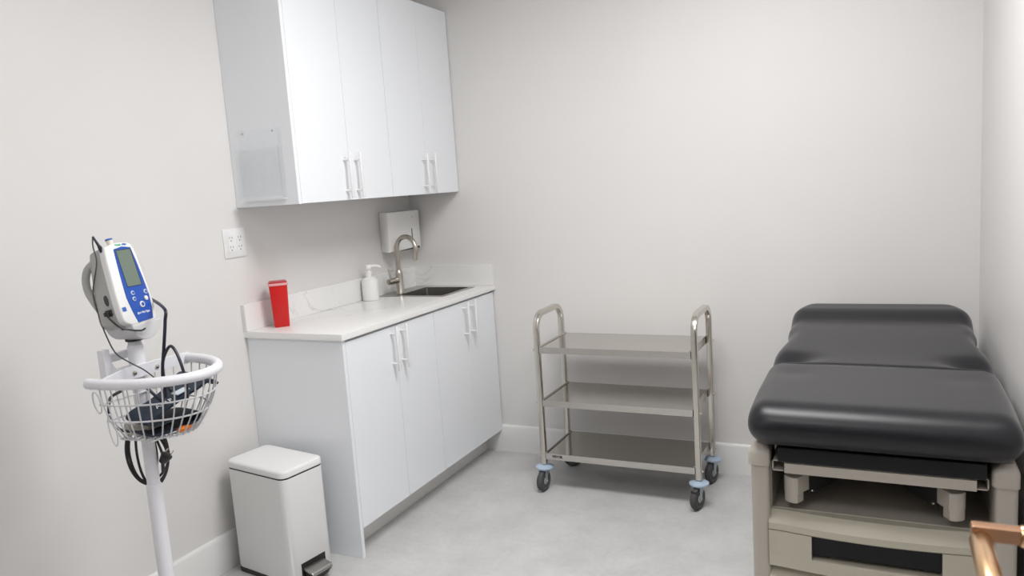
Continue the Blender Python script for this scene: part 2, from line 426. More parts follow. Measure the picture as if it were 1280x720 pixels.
    # cushions
    def cushion(name, stations, ztop, hw, T, ends, dent=None):
        loops = []
        for y in stations:
            e, cut = ends(y)
            w_ = hw(y) - cut; h = max(T / 2 * e, 0.002); zt = ztop(y); zc = zt - T / 2
            rx = min(0.055, w_); rz = min(0.055, h)
            lp = []
            nx = 22
            for i in range(nx + 1):
                x = -(w_ - rx) + 2 * (w_ - rx) * i / nx
                lp.append((x, zc + h))
            for i in range(1, 9):
                a = PI / 2 - PI / 2 * i / 8
                lp.append((w_ - rx + rx * math.cos(a), zc + h - rz + rz * math.sin(a)))
            if h > rz: lp.append((w_, zc - h + rz))
            else: lp.append((w_, zc + h - rz - 0.0001))
            for i in range(1, 9):
                a = -PI / 2 * i / 8
                lp.append((w_ - rx + rx * math.cos(a), zc - h + rz + rz * math.sin(a)))
            for i in range(1, nx + 1):
                x = (w_ - rx) - 2 * (w_ - rx) * i / nx
                lp.append((x, zc - h))
            for i in range(1, 9):
                a = -PI / 2 - PI / 2 * i / 8
                lp.append((-(w_ - rx) + rx * math.cos(a), zc - h + rz + rz * math.sin(a)))
            if h > rz: lp.append((-w_, zc + h - rz))
            else: lp.append((-w_, zc - h + rz + 0.0001))
            for i in range(1, 8):
                a = PI - PI / 2 * i / 8
                lp.append((-(w_ - rx) + rx * math.cos(a), zc + h - rz + rz * math.sin(a)))
            out = []
            for x, z in lp:
                top = max(0.0, min(1.0, (z - zc) / max(h, 1e-6)))
                d = dent(x, y) * top if dent else 0
                out.append((x, Y(y), z + d))
            loops.append(out)
        return MB().rings(loops).build(name, M['vinyl'], t, ang=60)
    def sect(y, y0, y1, r0, r1, c0, c1):
        e = 1.0; cut = 0.0
        if y - y0 < r0: e = math.sqrt(max(1 - (1 - (y - y0) / r0) ** 2, 0))
        if y1 - y < r1: e = min(e, math.sqrt(max(1 - (1 - (y1 - y) / r1) ** 2, 0)))
        if c0 and y - y0 < c0: cut = c0 * (1 - math.sqrt(max(1 - (1 - (y - y0) / c0) ** 2, 0)))
        if c1 and y1 - y < c1: cut = max(cut, c1 * (1 - math.sqrt(max(1 - (1 - (y1 - y) / c1) ** 2, 0))))
        return e, cut
    def stations(y0, y1, r0, r1, n):
        a = [y0 + r0 * (1 - math.cos(PI / 2 * i / 10)) for i in range(11)]
        b = [y1 - r1 * (1 - math.cos(PI / 2 * i / 10)) for i in range(11)]
        m = [y0 + r0 + (y1 - y0 - r0 - r1) * i / n for i in range(1, n)]
        return a + m + b[::-1]
    def interp(tab):
        def f(y):
            if y <= tab[0][0]: return tab[0][1]
            for (a, p), (b, q) in zip(tab, tab[1:]):
                if y <= b:
                    k = (y - a) / (b - a); k = k * k * (3 - 2 * k) if SM else k
                    return p + (q - p) * k
            return tab[-1][1]
        return f
    SM = False
    g = lambda x, c, s: math.exp(-((x - c) / s) ** 2)
    y0, y1 = -1.475, -0.915
    cushion('seat_cushion', stations(y0, y1, 0.085, 0.03, 24), interp([(-1.475, 0.790), (-1.30, 0.788), (-0.9, 0.780)]),
            interp([(-1.475, 0.326), (-1.2, 0.335), (-0.9, 0.338)]), 0.128, lambda y: sect(y, y0, y1, 0.085, 0.03, 0.05, 0.03),
            lambda x, y: -0.006 * (g(x, -0.24, 0.05) + 0.5 * g(x, 0.24, 0.05)) * g(y, -1.06, 0.06))
    SM = True
    b0, b1 = -0.925, -0.115
    cushion('back_cushion', stations(b0, b1, 0.03, 0.07, 40), interp([(-0.93, 0.778), (-0.36, 0.813), (-0.24, 0.848), (-0.1, 0.86)]),
            interp([(-0.93, 0.330), (-0.75, 0.336), (-0.52, 0.309), (-0.42, 0.322), (-0.1, 0.322)]), 0.115, lambda y: sect(y, b0, b1, 0.03, 0.07, 0.03, 0.14),
            lambda x, y: -0.034 * (g(x, -0.275, 0.07) + g(x, 0.275, 0.07)) * g(y, -0.835, 0.045) - 0.004 * g(y, -0.34, 0.05))
    return t
build_table()

# ------------------------------------------------------------------ steel cart
def build_cart():
    X0, X1, Y0, Y1 = 0.916, 1.638, -0.43, -0.125
    cx, cy = (X0 + X1) / 2, (Y0 + Y1) / 2
    t = thing('utility_cart', 'three-tier stainless steel utility cart on blue-bumpered casters against the back wall', 'cart', (cx, cy, 0))
    hx, hy = (X1 - X0) / 2, (Y1 - Y0) / 2
    sq = [(a * s1, b * s2) for (a, b), (s1, s2) in ()]
    sqp = []
    for (qx, qy, a0) in ((1, 1, 0), (-1, 1, 90), (-1, -1, 180), (1, -1, 270)):
        for k in range(4):
            a = math.radians(a0 + 30 * k)
            sqp.append((qx * 0.7 + 0.3 * math.cos(a), qy * 0.7 + 0.3 * math.sin(a)))
    for sx in (-1, 1):
        x = sx * hx
        r = 0.075; top = 0.848 - 0.0125
        path = [(x, -hy, 0.128), (x, -hy, 0.4)]
        path += [(x, -hy + r - r * math.cos(a), top - r + r * math.sin(a)) for a in [PI / 2 * i / 10 for i in range(11)]]
        path += [(x, hy - r + r * math.sin(a), top - r + r * math.cos(a)) for a in [PI / 2 * i / 10 for i in range(11)]]
        path += [(x, hy, 0.4), (x, hy, 0.128)]
        o = MB().tube(path, 0.0125, prof=sqp, up=(1, 0, 0)).build('side_frame', M['tube'], t)
        # bolts that hold the shelves
        for z in (0.672, 0.421, 0.165):
            for yy in (-hy, hy):
                bo = MB(); bo.cyl((x + sx * 0.0125, yy, z), (x + sx * 0.018, yy, z), 0.006, 8); bo.cyl((x + sx * 0.018, yy, z), (x + sx * 0.022, yy, z), 0.0035, 8)
                bo.build('bolt', M['tube'], o)
    for z in (0.688, 0.437, 0.182):
        s = MB()
        ax, ay = hx - 0.0125, hy + 0.0125
        fl = 0.029
        for y_ in (-1, 1):                                                       # long rims
            ya = y_ * ay
            s.box(-ax, ax, min(ya, ya - y_ * 0.0015), max(ya, ya - y_ * 0.0015), z - fl, z)
        for x_ in (-1, 1):                                                       # end rims with a raised lip
            xa, xb = x_ * ax, x_ * (ax - 0.0015)
            s.box(min(xa, xb), max(xa, xb), -ay, ay, z - fl, z)
            s.tube([(x_ * (ax - 0.004), -ay + 0.004, z + 0.002), (x_ * (ax - 0.004), ay - 0.004, z + 0.002)], 0.0042, 8)
        o = s.build('shelf', M['steel'], t)
        MB().box(-ax + 0.0016, ax - 0.0016, -ay + 0.0016, ay - 0.0016, z - 0.002, z - 0.0004).build('deck', M['mirror'], o)
        if z < 0.2:
            lettering('VEVOR', 0.0165, M['print_black'], o, basis((1, 0, 0), (0, 0, 1), (0, -1, 0), (-hx + 0.072, -hy - 0.0132, z - 0.0135)), bold=0.0006)
    # casters
    def caster(x, y, ang, brake, dark=False):
        a = math.radians(ang); d = Vector((math.cos(a), math.sin(a), 0)); s = Vector((-d.y, d.x, 0))
        f = MB()
        off = d * 0.02
        wc = Vector((x, y, 0.05)) + off
        R = basis(d, s, (0, 0, 1))
        f.cyl((x, y, 0.104), (x, y, 0.128), 0.011, 14)
        mt = Matrix.Translation(Vector((x, y, 0))) @ R
        f.prism(rrect(-0.026, 0.030, -0.0195, 0.0195, 0.008, 3), 0.100, 0.106, 'xyz', mtx=mt)
        for q in (-1, 1):
            f.prism([(-0.022, 0.104), (0.026, 0.104), (0.029, 0.08), (0.027, 0.045), (0.021, 0.042), (0.014, 0.047), (0.010, 0.075), (-0.010, 0.092)], q * 0.0165, q * 0.0195, 'xzy', mtx=mt)
        f.cyl(wc - s * 0.022, wc + s * 0.022, 0.005, 10)
        c = f.build('caster', M['zinc'], t)
        wm = Matrix.Translation(wc) @ basis((0, 0, 1), d, s)
        MB().lathe([(0.036, -0.0125), (0.046, -0.0125), (0.0495, -0.008), (0.05, 0), (0.0495, 0.008), (0.046, 0.0125), (0.036, 0.0125)], seg=36, mtx=wm).build('tire', M['rubber'], c)
        MB().lathe([(0.007, -0.0145), (0.016, -0.0145), (0.018, -0.0115), (0.030, -0.010), (0.0355, -0.0128), (0.0355, 0.0128), (0.030, 0.010), (0.018, 0.0115), (0.016, 0.0145), (0.007, 0.0145)], seg=30, mtx=wm).build('wheel_hub', M['hub'], c)
        MB().lathe([(0.012, 0.0), (0.040, -0.001), (0.0425, 0.003), (0.0415, 0.008), (0.030, 0.0125), (0.012, 0.0145)], (x, y, 0.1065), 32).build('bumper', M['blue'], c)
        if brake:
            p = MB(); p.prism([(0.022, -0.012), (0.052, -0.015), (0.058, -0.010), (0.058, 0.010), (0.052, 0.015), (0.022, 0.012)], 0.083, 0.089, 'xyz', bev=0.0015, mtx=mt)
            p.build('brake_pedal', M['black'], c)
    caster(-hx, -hy, 200 + 65, False)
    caster(hx, -hy, 255, True)
    caster(hx, hy, 255, False)
    caster(-hx, hy, 30, False)
    return t
build_cart()

# ------------------------------------------------------------------ base cabinets, worktop, sink
DX = 0.486                                     # door face
def bar_pull(parent, x, y, zc, L=0.19, cc=0.128, out=0.033):
    h = MB()
    h.cyl((x + out, y, zc - L / 2), (x + out, y, zc + L / 2), 0.0058, 12, bev=0.001)
    for s in (-1, 1): h.cyl((x, y, zc + s * cc / 2), (x + out, y, zc + s * cc / 2), 0.0048, 10)
    return h.build('handle', M['white'], parent)
def cabinet(name, label, loc, y0, y1, z0, z1, depth, doorz, hz, group, endpanel=None, toe=None):
    """y0..y1 world span, doors 18 mm; two leaves meeting in the middle"""
    t = thing(name, label, 'cabinet', loc, group=group)
    ly = loc[1]; lz = loc[2]
    a, b = y0 - ly, y1 - ly; p, q = z0 - lz, z1 - lz
    xf = depth - 0.020
    m = MB()
    m.box(0.002, xf, a, a + 0.016, p, q); m.box(0.002, xf, b - 0.016, b, p, q); m.box(0.002, xf, a + 0.016, b - 0.016, p, p + 0.016)
    m.box(0.002, 0.008, a + 0.016, b - 0.016, p + 0.016, q)
    if toe is None: m.box(0.002, xf, a + 0.016, b - 0.016, q - 0.016, q)
    else: m.box(xf - 0.08, xf, a + 0.016, b - 0.016, q - 0.016, q)
    m.build('body', M['cab'], t)
    mid = (doorz[2] if len(doorz) > 2 else (y0 + y1) / 2) - ly
    g = 0.0008
    for (ya, yb, hy) in ((a + g, mid - g, mid - 0.037), (mid + g, b - g, mid + 0.037)):
        d = MB().box(depth - 0.018, depth, ya, yb, doorz[0] - lz, doorz[1] - lz, bev=0.0008).build('door', M['cab'], t)
        bar_pull(d, depth, hy, hz - lz)
    if endpanel:
        e = MB().box(0.001, depth + 0.0005, endpanel - ly, a - 0.0008, (0 if toe is not None else z0) - lz, q + 0.0, bev=0.001)
        e.build('end_panel', M['cab'], t)
    if toe is not None:
        MB().box(toe - 0.016, toe, a, b, 0 - lz, p - 0.001).build('toe_kick', M['toe'], t)
    return t
CT = 0.888                                     # underside of the worktop
cabinet('base_cabinet', 'white two-door base cabinet with end panel beside the pedal bin', (0, -0.94, 0), -1.264, -0.6155, 0.118, CT, DX, (0.120, 0.876, -0.926), 0.784, 'base cabinets under the worktop', endpanel=-1.2825, toe=0.388)
cabinet('base_cabinet', 'white two-door base cabinet below the sink', (0, -0.31, 0), -0.6145, -0.006, 0.118, CT, DX, (0.120, 0.876, -0.305), 0.784, 'base cabinets under the worktop', toe=0.388)
UX = 0.3235
cabinet('wall_cabinet', 'white two-door wall cabinet with clear pocket on its end panel', (0, -0.92, 1.415), -1.2365, -0.6125, 1.415, 2.337, UX, (1.4165, 2.335, -0.919), 1.519, 'wall cabinets over the worktop', endpanel=-1.255)
cabinet('wall_cabinet', 'white two-door wall cabinet above the faucet and paper towel dispenser', (0, -0.31, 1.415), -0.6115, -0.004, 1.415, 2.337, UX, (1.4165, 2.335, -0.306), 1.519, 'wall cabinets over the worktop')

def worktop():
    t = thing('worktop', 'white veined quartz worktop with backsplash over the base cabinets', 'worktop', (0, -0.65, 0.914))
    ly = -0.65
    x0, x1, y0, y1 = 0.0, 0.498, -1.296, 0.0
    hx0, hx1, hy0, hy1 = 0.108, 0.402, -0.382, -0.086
    bm = bmesh.new()
    def ring(pts, z): return [bm.verts.new((x, y - ly, z)) for x, y in pts]
    O = [(x0, y0), (x1, y0), (x1, y1), (x0, y1)]; H = [(hx0, hy0), (hx1, hy0), (hx1, hy1), (hx0, hy1)]
    ot, ob = ring(O, 0), ring(O, -0.0255); ht, hb = ring(H, 0), ring(H, -0.0255)
    for i in range(4):
        j = (i + 1) % 4
        bm.faces.new((ot[i], ot[j], ht[j], ht[i])); bm.faces.new((ob[j], ob[i], hb[i], hb[j]))
        bm.faces.new((ob[i], ob[j], ot[j], ot[i])); bm.faces.new((ht[i], ht[j], hb[j], hb[i]))
    bmesh.ops.recalc_face_normals(bm, faces=bm.faces)
    outer = [e for e in bm.edges if all(v in ot for v in e.verts)]
    bmesh.ops.bevel(bm, geom=outer, offset=0.002, segments=2, profile=0.5, affect='EDGES')
    m = MB(); m.bm.free(); m.bm = bm
    m.build('slab', M['quartz'], t)
    s = MB()
    s.box(0.0005, 0.02, y0 - ly, -0.0205 - ly, 0.0, 0.11, bev=0.0015); s.build('backsplash', M['quartz'], t)
    MB().box(0.0005, x1, -0.02 - ly, -0.0005 - ly, 0.0, 0.11, bev=0.0015).build('backsplash', M['quartz'], t)
    return t
worktop()

def sink():
    t = thing('sink', 'square stainless steel drop-in sink set into the white worktop', 'sink', (0.22, -0.235, 0.914))
    X0, X1, Y0, Y1 = 0.028 - 0.22, 0.418 - 0.22, -0.165, 0.163
    bx0, bx1, by0, by1 = 0.128 - 0.22, 0.395 - 0.22, -0.14, 0.142
    # rim sheet with a hole: matching rings
    n = 4
    out = rrect(X0, X1, Y0, Y1, 0.008, n); inn = rrect(bx0, bx1, by0, by1, 0.012, n); bot = rrect(bx0 + 0.006, bx1 - 0.006, by0 + 0.006, by1 - 0.006, 0.02, n)
    m = MB()
    m.rings([[(x, y, 0.0003) for x, y in out], [(x, y, 0.0022) for x, y in out], [(x, y, 0.0022) for x, y in inn], [(x, y, -0.004) for x, y in inn], [(x, y, -0.17) for x, y in bot], [(x * 0.9, y * 0.9, -0.178) for x, y in bot]], cap0=False)
    m.build('bowl', M['sink'], t)
    MB().lathe([(0.0, 0.0), (0.035, 0.0), (0.04, 0.002), (0.042, 0.0005)], (0.03, 0, -0.177), 24).build('drain', M['nickel'], t)
sink()

def faucet():
    bx, by, bz = 0.099, -0.298, 0.9165
    t = thing('faucet', 'brushed nickel gooseneck faucet with side lever behind the sink', 'faucet', (bx, by, bz))
    MB().lathe([(0.022, 0), (0.022, 0.004), (0.0200, 0.008), (0.0195, 0.10), (0.0185, 0.112), (0.0125, 0.122), (0.0, 0.122)], seg=28).build('body', M['nickel'], t)
    d = Vector((0.985, -0.17, 0)); r = 0.066; zc = 0.226
    path = [(0, 0, 0.11), (0, 0, 0.16), (0, 0, 0.2)] + [tuple(d * (r - r * math.cos(a)) + Vector((0, 0, zc + r * math.sin(a)))) for a in [math.radians(200) * i / 22 for i in range(23)]]
    e = Vector(path[-1]); tdir = (Vector(path[-1]) - Vector(path[-2])).normalized()
    MB().tube(path + [tuple(e + tdir * 0.02)], 0.0122, 16).build('spout', M['nickel'], t)
    MB().cyl(e + tdir * 0.018, e + tdir * 0.03, 0.0135, 16, bev=0.002).build('aerator', M['nickel'], t)
    q = Vector((-0.15, -0.985, 0)).normalized()
    h = MB(); h.cyl(Vector((0, 0, 0.068)) + q * 0.012, Vector((0, 0, 0.068)) + q * 0.082, 0.0155, 20, bev=0.0015); hb = h.build('valve', M['nickel'], t)
    MB().cyl(Vector((0, 0, 0.08)) + q * 0.062, Vector((-0.006, 0, 0.135)) + q * 0.068, 0.0042, 10, bev=0.001).build('lever', M['nickel'], hb)
faucet()

def soap():
    t = thing('soap_dispenser', 'small white pump soap bottle on the worktop left of the sink', 'soap dispenser', (0.066, -0.508, 0.914))
    MB().lathe([(0.0, 0.0), (0.037, 0.0), (0.0405, 0.004), (0.0405, 0.092), (0.038, 0.104), (0.027, 0.112), (0.0145, 0.118), (0.0145, 0.124), (0, 0.124)], seg=32).build('bottle', M['softwhite'], t)
    MB().lathe([(0.0155, 0.120), (0.0155, 0.142), (0.0085, 0.146), (0.0065, 0.150), (0.0065, 0.158), (0, 0.158)], seg=20).build('collar', M['softwhite'], t)
    p = MB(); p.lathe([(0.0, 0.156), (0.0135, 0.156), (0.0145, 0.160), (0.0145, 0.171), (0.012, 0.175), (0, 0.175)], seg=20)
    p.tube([(0, 0, 0.168), (0.02, 0.012, 0.169), (0.042, 0.026, 0.167), (0.05, 0.031, 0.159)], [0.0085, 0.0075, 0.006, 0.005], 10)
    p.build('pump', M['softwhite'], t)
soap()

def sharps():
    R = Matrix.Rotation(math.radians(45), 3, 'Z')
    t = thing('sharps_container', 'red tapered plastic sharps container on the left end of the worktop', 'sharps container', (0.088, -1.166, 0.9143), R)
    def sq(h, r, d=None): return rrect(-h, h, -(d or h), (d or h), r, 3)
    MB().rings([[(x, y, z) for x, y in sq(h, 0.007)] for h, z in ((0.0285, 0.0), (0.0305, 0.003), (0.0365, 0.175))]).build('tub', M['red'], t)
    MB().rings([[(x, y, z) for x, y in sq(h, 0.008)] for h, z in ((0.0385, 0.173), (0.0400, 0.175), (0.0400, 0.180), (0.039, 0.183), (0.036, 0.183))]).build('lid_rim', M['pink'], t)
    MB().rings([[(x, y, z) for x, y in sq(h, 0.008)] for h, z in ((0.036, 0.182), (0.0355, 0.188), (0.032, 0.190))]).build('lid', M['darkred'], t)
sharps()

def towel():
    t = thing('paper_towel_dispenser', 'white wall-mounted paper towel dispenser in the corner behind the faucet', 'dispenser', (0.0, -0.180, 1.130))
    m = MB()
    prof = [(0.001, -0.112), (0.050, -0.140), (0.068, -0.146), (0.077, -0.145), (0.0805, -0.138), (0.083, -0.07), (0.0835, 0.0), (0.083, 0.08), (0.081, 0.145), (0.077, 0.152), (0.068, 0.154), (0.001, 0.154)]
    m.rings([[(x * k, y, z) for x, y in prof] for k, z in ((0.92, 0.0), (0.965, 0.004), (0.99, 0.195), (0.97, 0.202), (0.92, 0.204))])
    m.build('cover', M['softwhite'], t, ang=30)
    MB().box(0.0800, 0.0832, 0.0605, 0.0660, 0.052, 0.108, bev=0.0008).build('level_window', M['rubber'], t)
    MB().prism([(-0.05, -0.0005), (0.125, -0.0005), (0.125, 0.010), (0.0, 0.003)], 0.070, 0.0835, 'yzx').build('paper_slot', M['black'], t)
    e = MB(); e.lathe([(0.008, 0.0), (0.008, 0.0012), (0.0, 0.0015)], seg=18, sy=0.6, mtx=Matrix.Translation((0.0815, 0.075, 0.168)) @ basis((0, 1, 0), (0, 0, 1), (1, 0, 0)))
    e.build('badge', M['key'], t)
towel()

def outlet():
    t = thing('wall_outlet', 'white double-gang power outlet plate on the left wall', 'outlet', (0, -1.29, 1.277))
    m = MB(); m.rings([[(x, y, z) for y, z in rrect(-a, a, -b, b, 0.005, 3)] for x, a, b in ((0.0005, 0.0575, 0.0585), (0.004, 0.0575, 0.0585), (0.0065, 0.054, 0.055))])
    m.build('plate', M['white'], t)
    for yy in (-0.023, 0.023):
        o = MB().box(0.0055, 0.0085, yy - 0.0165, yy + 0.0165, -0.034, 0.034, bev=0.0012).build('receptacle', M['white'], t)
        for zz in (-0.0185, 0.0185):
            s = MB()
            for dy, h in ((-0.0065, 0.0035), (0.0065, 0.0045)): s.box(0.0083, 0.0089, yy + dy - 0.0011, yy + dy + 0.0011, zz + 0.004 - h, zz + 0.004 + h)
            s.cyl((0.0083, yy, zz - 0.0085), (0.0089, yy, zz - 0.0085), 0.0027, 10)
            s.build('slots', M['rubber'], o)
outlet()

def pocket():
    t = thing('document_pocket', 'clear acrylic document pocket screwed to the end of the wall cabinet', 'document holder', (0.16, -1.2552, 1.44))
    MB().box(-0.112, 0.112, -0.0025, -0.0005, 0.0, 0.275).build('back_sheet', M['clear'], t)
    MB().box(-0.112, 0.112, -0.028, -0.026, 0.012, 0.20).build('front_sheet', M['clear'], t)
    MB().box(-0.112, 0.112, -0.026, -0.0025, 0.0, 0.0025).build('bottom_edge', M['clear_edge'], t)
    for s in (-1, 1): MB().box(s * 0.112 - 0.0008, s * 0.112 + 0.0008, -0.026, -0.0025, 0.0025, 0.20 if s < 0 else 0.27).build('side_edge', M['clear'], t)
    for x in (-0.085, 0.07):
        MB().lathe([(0.0, -0.001), (0.0035, 0.0), (0.0035, 0.0012), (0.0, 0.002)], seg=12, mtx=Matrix.Translation((x, -0.0025, 0.262)) @ Matrix.Rotation(PI / 2, 4, 'X')).build('screw', M['nickel'], t)
pocket()

# ------------------------------------------------------------------ pedal bin
def pedal_bin():
    R = Matrix.Rotation(math.radians(-8.5), 3, 'Z')
    t = thing('pedal_bin', 'white rectangular steel pedal bin with black base beside the base cabinet', 'bin', (0.231, -1.4415, 0), R)
    hx, hy = 0.168, 0.100
    rr = lambda a, b, r: rrect(-a, a, -b, b, r, 6)
    MB().rings([[(x, y, z) for x, y in rr(hx + e, hy + e, 0.03)] for e, z in ((-0.002, 0.0), (0.001, 0.002), (0.001, 0.018), (-0.001, 0.02))]).build('base', M['black'], t)
    MB().rings([[(x, y, z) for x, y in rr(hx - e, hy - e, 0.03)] for e, z in ((0.001, 0.020), (0.0, 0.022), (0.0, 0.420), (0.002, 0.422))]).build('body', M['bin'], t)
    MB().rings([[(x, y, z) for x, y in rr(hx - 0.0008, hy - 0.0008, 0.0295)] for z in (0.4205, 0.427)]).build('seal', M['black'], t)
    MB().rings([[(x, y, z) for x, y in rr(hx - e, hy - e, max(0.03 - e, 0.012))] for e, z in ((0.001, 0.4262), (-0.001, 0.428), (-0.001, 0.445), (0.001, 0.450), (0.006, 0.4535), (0.014, 0.455), (0.05, 0.4565))]).build('lid', M['bin'], t)
    p = MB(); p.box(hx - 0.004, hx + 0.0012, -0.058, 0.058, 0.021, 0.082); p.build('pedal_recess', M['black'], t)
    q = MB(); q.prism([(hx, 0.052), (hx + 0.045, 0.042), (hx + 0.053, 0.038), (hx + 0.053, 0.046), (hx + 0.045, 0.054), (hx, 0.064)], -0.050, 0.046, 'xzy', bev=0.003)
    q.build('pedal', M['sink'], t)
    k = MB(); k.prism([(hx, 0.010), (hx + 0.030, 0.010), (hx + 0.046, 0.040), (hx, 0.050)], -0.046, 0.042, 'xzy', bev=0.002); k.build('pedal_arm', M['black'], t)
pedal_bin()

# ------------------------------------------------------------------ vital signs monitor on its stand
PX, PY = 0.440, -2.130
def stand():
    t = thing('monitor_stand', 'white rolling pole stand with wire basket by the left wall', 'stand', (PX, PY, 0))
    # base with five legs and casters
    MB().lathe([(0.0, 0.055), (0.05, 0.055), (0.055, 0.062), (0.05, 0.075), (0.03, 0.09), (0.0, 0.095)], seg=24).build('hub', M['pole'], t)
    for k in range(5):
        a = 2 * PI * k / 5 + 0.3; d = Vector((math.cos(a), math.sin(a), 0))
        l = MB().tube([d * 0.03 + Vector((0, 0, 0.07)), d * 0.15 + Vector((0, 0, 0.066)), d * 0.235 + Vector((0, 0, 0.06))], [0.018, 0.015, 0.012], 12).build('leg', M['pole'], t)
        c = d * 0.225; s = Vector((-d.y, d.x, 0))
        w_ = MB()
        for q in (-1, 1): w_.cyl(c + Vector((0, 0, 0.025)) + s * (q * 0.006), c + Vector((0, 0, 0.025)) + s * (q * 0.018), 0.025, 20, bev=0.003)
        w_.cyl(c + Vector((0, 0, 0.025)), c + Vector((0, 0, 0.055)), 0.006, 10); w_.cyl(c + Vector((0, 0, 0.025)) - s * 0.008, c + Vector((0, 0, 0.025)) + s * 0.008, 0.006, 10)
        w_.build('caster', M['rubber'], l)
    MB().lathe([(0.0215, 0.08), (0.0215, 0.640), (0.0205, 0.644), (0.0185, 0.645)], seg=24).build('lower_pole', M['pole'], t)
    MB().lathe([(0.0178, 0.64), (0.0178, 0.83), (0.0205, 0.86), (0.0215, 0.88), (0.0215, 1.052), (0.0195, 1.058)], seg=24).build('pole', M['pole'], t)
    MB().lathe([(0.020, 1.070), (0.0235, 1.070), (0.0235, 1.075), (0.020, 1.075)], seg=24).build('ring', M['black'], t)
    MB().lathe([(0.018, 1.055), (0.018, 1.075), (0.022, 1.10), (0.0, 1.10)], seg=24).build('neck', M['wire'], t)
    n = Vector((0.98, 0.199, 0)); r = Vector((-0.199, 0.98, 0)); Z = Vector((0, 0, 1))
    # swivel cradle: half round cup under the monitor
    poly = [(0.058 * math.cos(math.radians(a)), 1.124 + 0.050 * math.sin(math.radians(a))) for a in range(180, 361, 12)]
    MB().prism(poly, -0.040, 0.052, 'xyz', bev=0.004, mtx=basis(r, Z, n)).build('cradle', M['wire'], t)
    # holder with two horns behind the pole
    hp = [(-0.088, 0.955), (0.07, 0.955), (0.07, 1.055), (0.055, 1.055), (0.05, 1.02), (0.035, 0.995), (-0.045, 0.995), (-0.062, 1.02), (-0.066, 1.06), (-0.088, 1.06)]
    MB().prism(hp, -0.050, -0.028, 'xyz', bev=0.002, mtx=basis(r, Z, n)).build('holder', M['pole'], t)
    MB().box(-0.055, 0.02, -0.01, 0.004, 1.018, 1.04, mtx=basis(r, n, Z) @ Matrix.Translation((0, -0.045, 0))).build('holder_bar', M['pole'], t)
    # basket, facing +x
    b = MB()
    zr = 0.985; A, B = 0.248, 0.155
    def ell(k, zz, s0=-90, s1=90, n_=28, xo=0.022):
        return [(xo + (A * k - xo * 0.5) * math.cos(math.radians(s0 + (s1 - s0) * i / n_)), B * k * math.sin(math.radians(s0 + (s1 - s0) * i / n_)), zz) for i in range(n_ + 1)]
    rim = [(0.0, -B + 0.0, zr)] + ell(1.0, zr) + [(0.0, B, zr)]
    b.tube(rim, 0.0145, 14); bo = b.build('basket', M['pole'], t)
    MB().prism([(-0.165, 0.972), (-0.06, 0.968), (0.16, 0.968), (0.16, 1.002), (0.06, 1.004), (-0.055, 1.004), (-0.165, 0.986)], 0.0175, 0.0255, 'yzx', bev=0.001).build('back_plate', M['pole'], bo)
    for yy in (-0.032, 0.042):
        MB().lathe([(0.0065, 0.0), (0.006, 0.003), (0.0, 0.0045)], seg=14, mtx=Matrix.Translation((0.0255, yy, 0.985)) @ Matrix.Rotation(PI / 2, 4, 'Y')).build('screw', M['tube'], bo)
    for kz, zz, rr_ in ((0.94, 0.925, 0.0026), (0.84, 0.875, 0.0026), (0.64, 0.815, 0.0022)):
        lo = ell(kz, zz)
        MB().tube(lo + [(0.024, B * kz * 0.5, zz), (0.024, -B * kz * 0.5, zz)], rr_, 8, closed=True).build('wire', M['wire'], bo)
    nW = 19
    for i in range(nW):
        a = math.radians(-86 + 172 * i / (nW - 1)); c, s = math.cos(a), math.sin(a)
        def P(k, zz): return (0.022 + (A * k - 0.011) * c, B * k * s, zz)
        pts = [P(0.985, zr - 0.01), P(0.94, 0.925), P(0.84, 0.875), P(0.68, 0.822), P(0.62, 0.813), P(0.45, 0.811)]
        MB().tube(smooth_path(pts, 3), 0.0021, 6).build('wire', M['wire'], bo)
    for i in range(9):
        y = -0.13 + 0.26 * i / 8
        MB().tube([(0.026, y, 0.972), (0.026, y * 0.9, 0.87), (0.03, y * 0.7, 0.82), (0.05, y * 0.62, 0.813)], 0.0021, 6).build('wire', M['wire'], bo)
    for i in range(5):
        x = 0.05 + 0.02 * i
        MB().tube([(x, -0.09, 0.812), (x, 0.09, 0.812)], 0.0021, 6).build('wire', M['wire'], bo)
    for yy, zz, sz in ((-0.166, 0.94, 0.03), (-0.145, 0.86, 0.045)):   # cord loops bent from wire on the near side
        lp = [((0.048 if zz > 0.9 else 0.066) + 0.014 * math.cos(q) , yy - 0.004 * (1 + math.sin(q)) , zz + sz * math.sin(q)) for q in [2 * PI * k / 16 for k in range(16)]]
        MB().tube(lp, 0.0020, 8, closed=True).build('cord_hook', M['wire'], bo)
    MB().box(-0.03, 0.075, -0.048, 0.04, 0.806, 0.838, bev=0.003).build('basket_clamp', M['beige'], t)
    return t
stand()

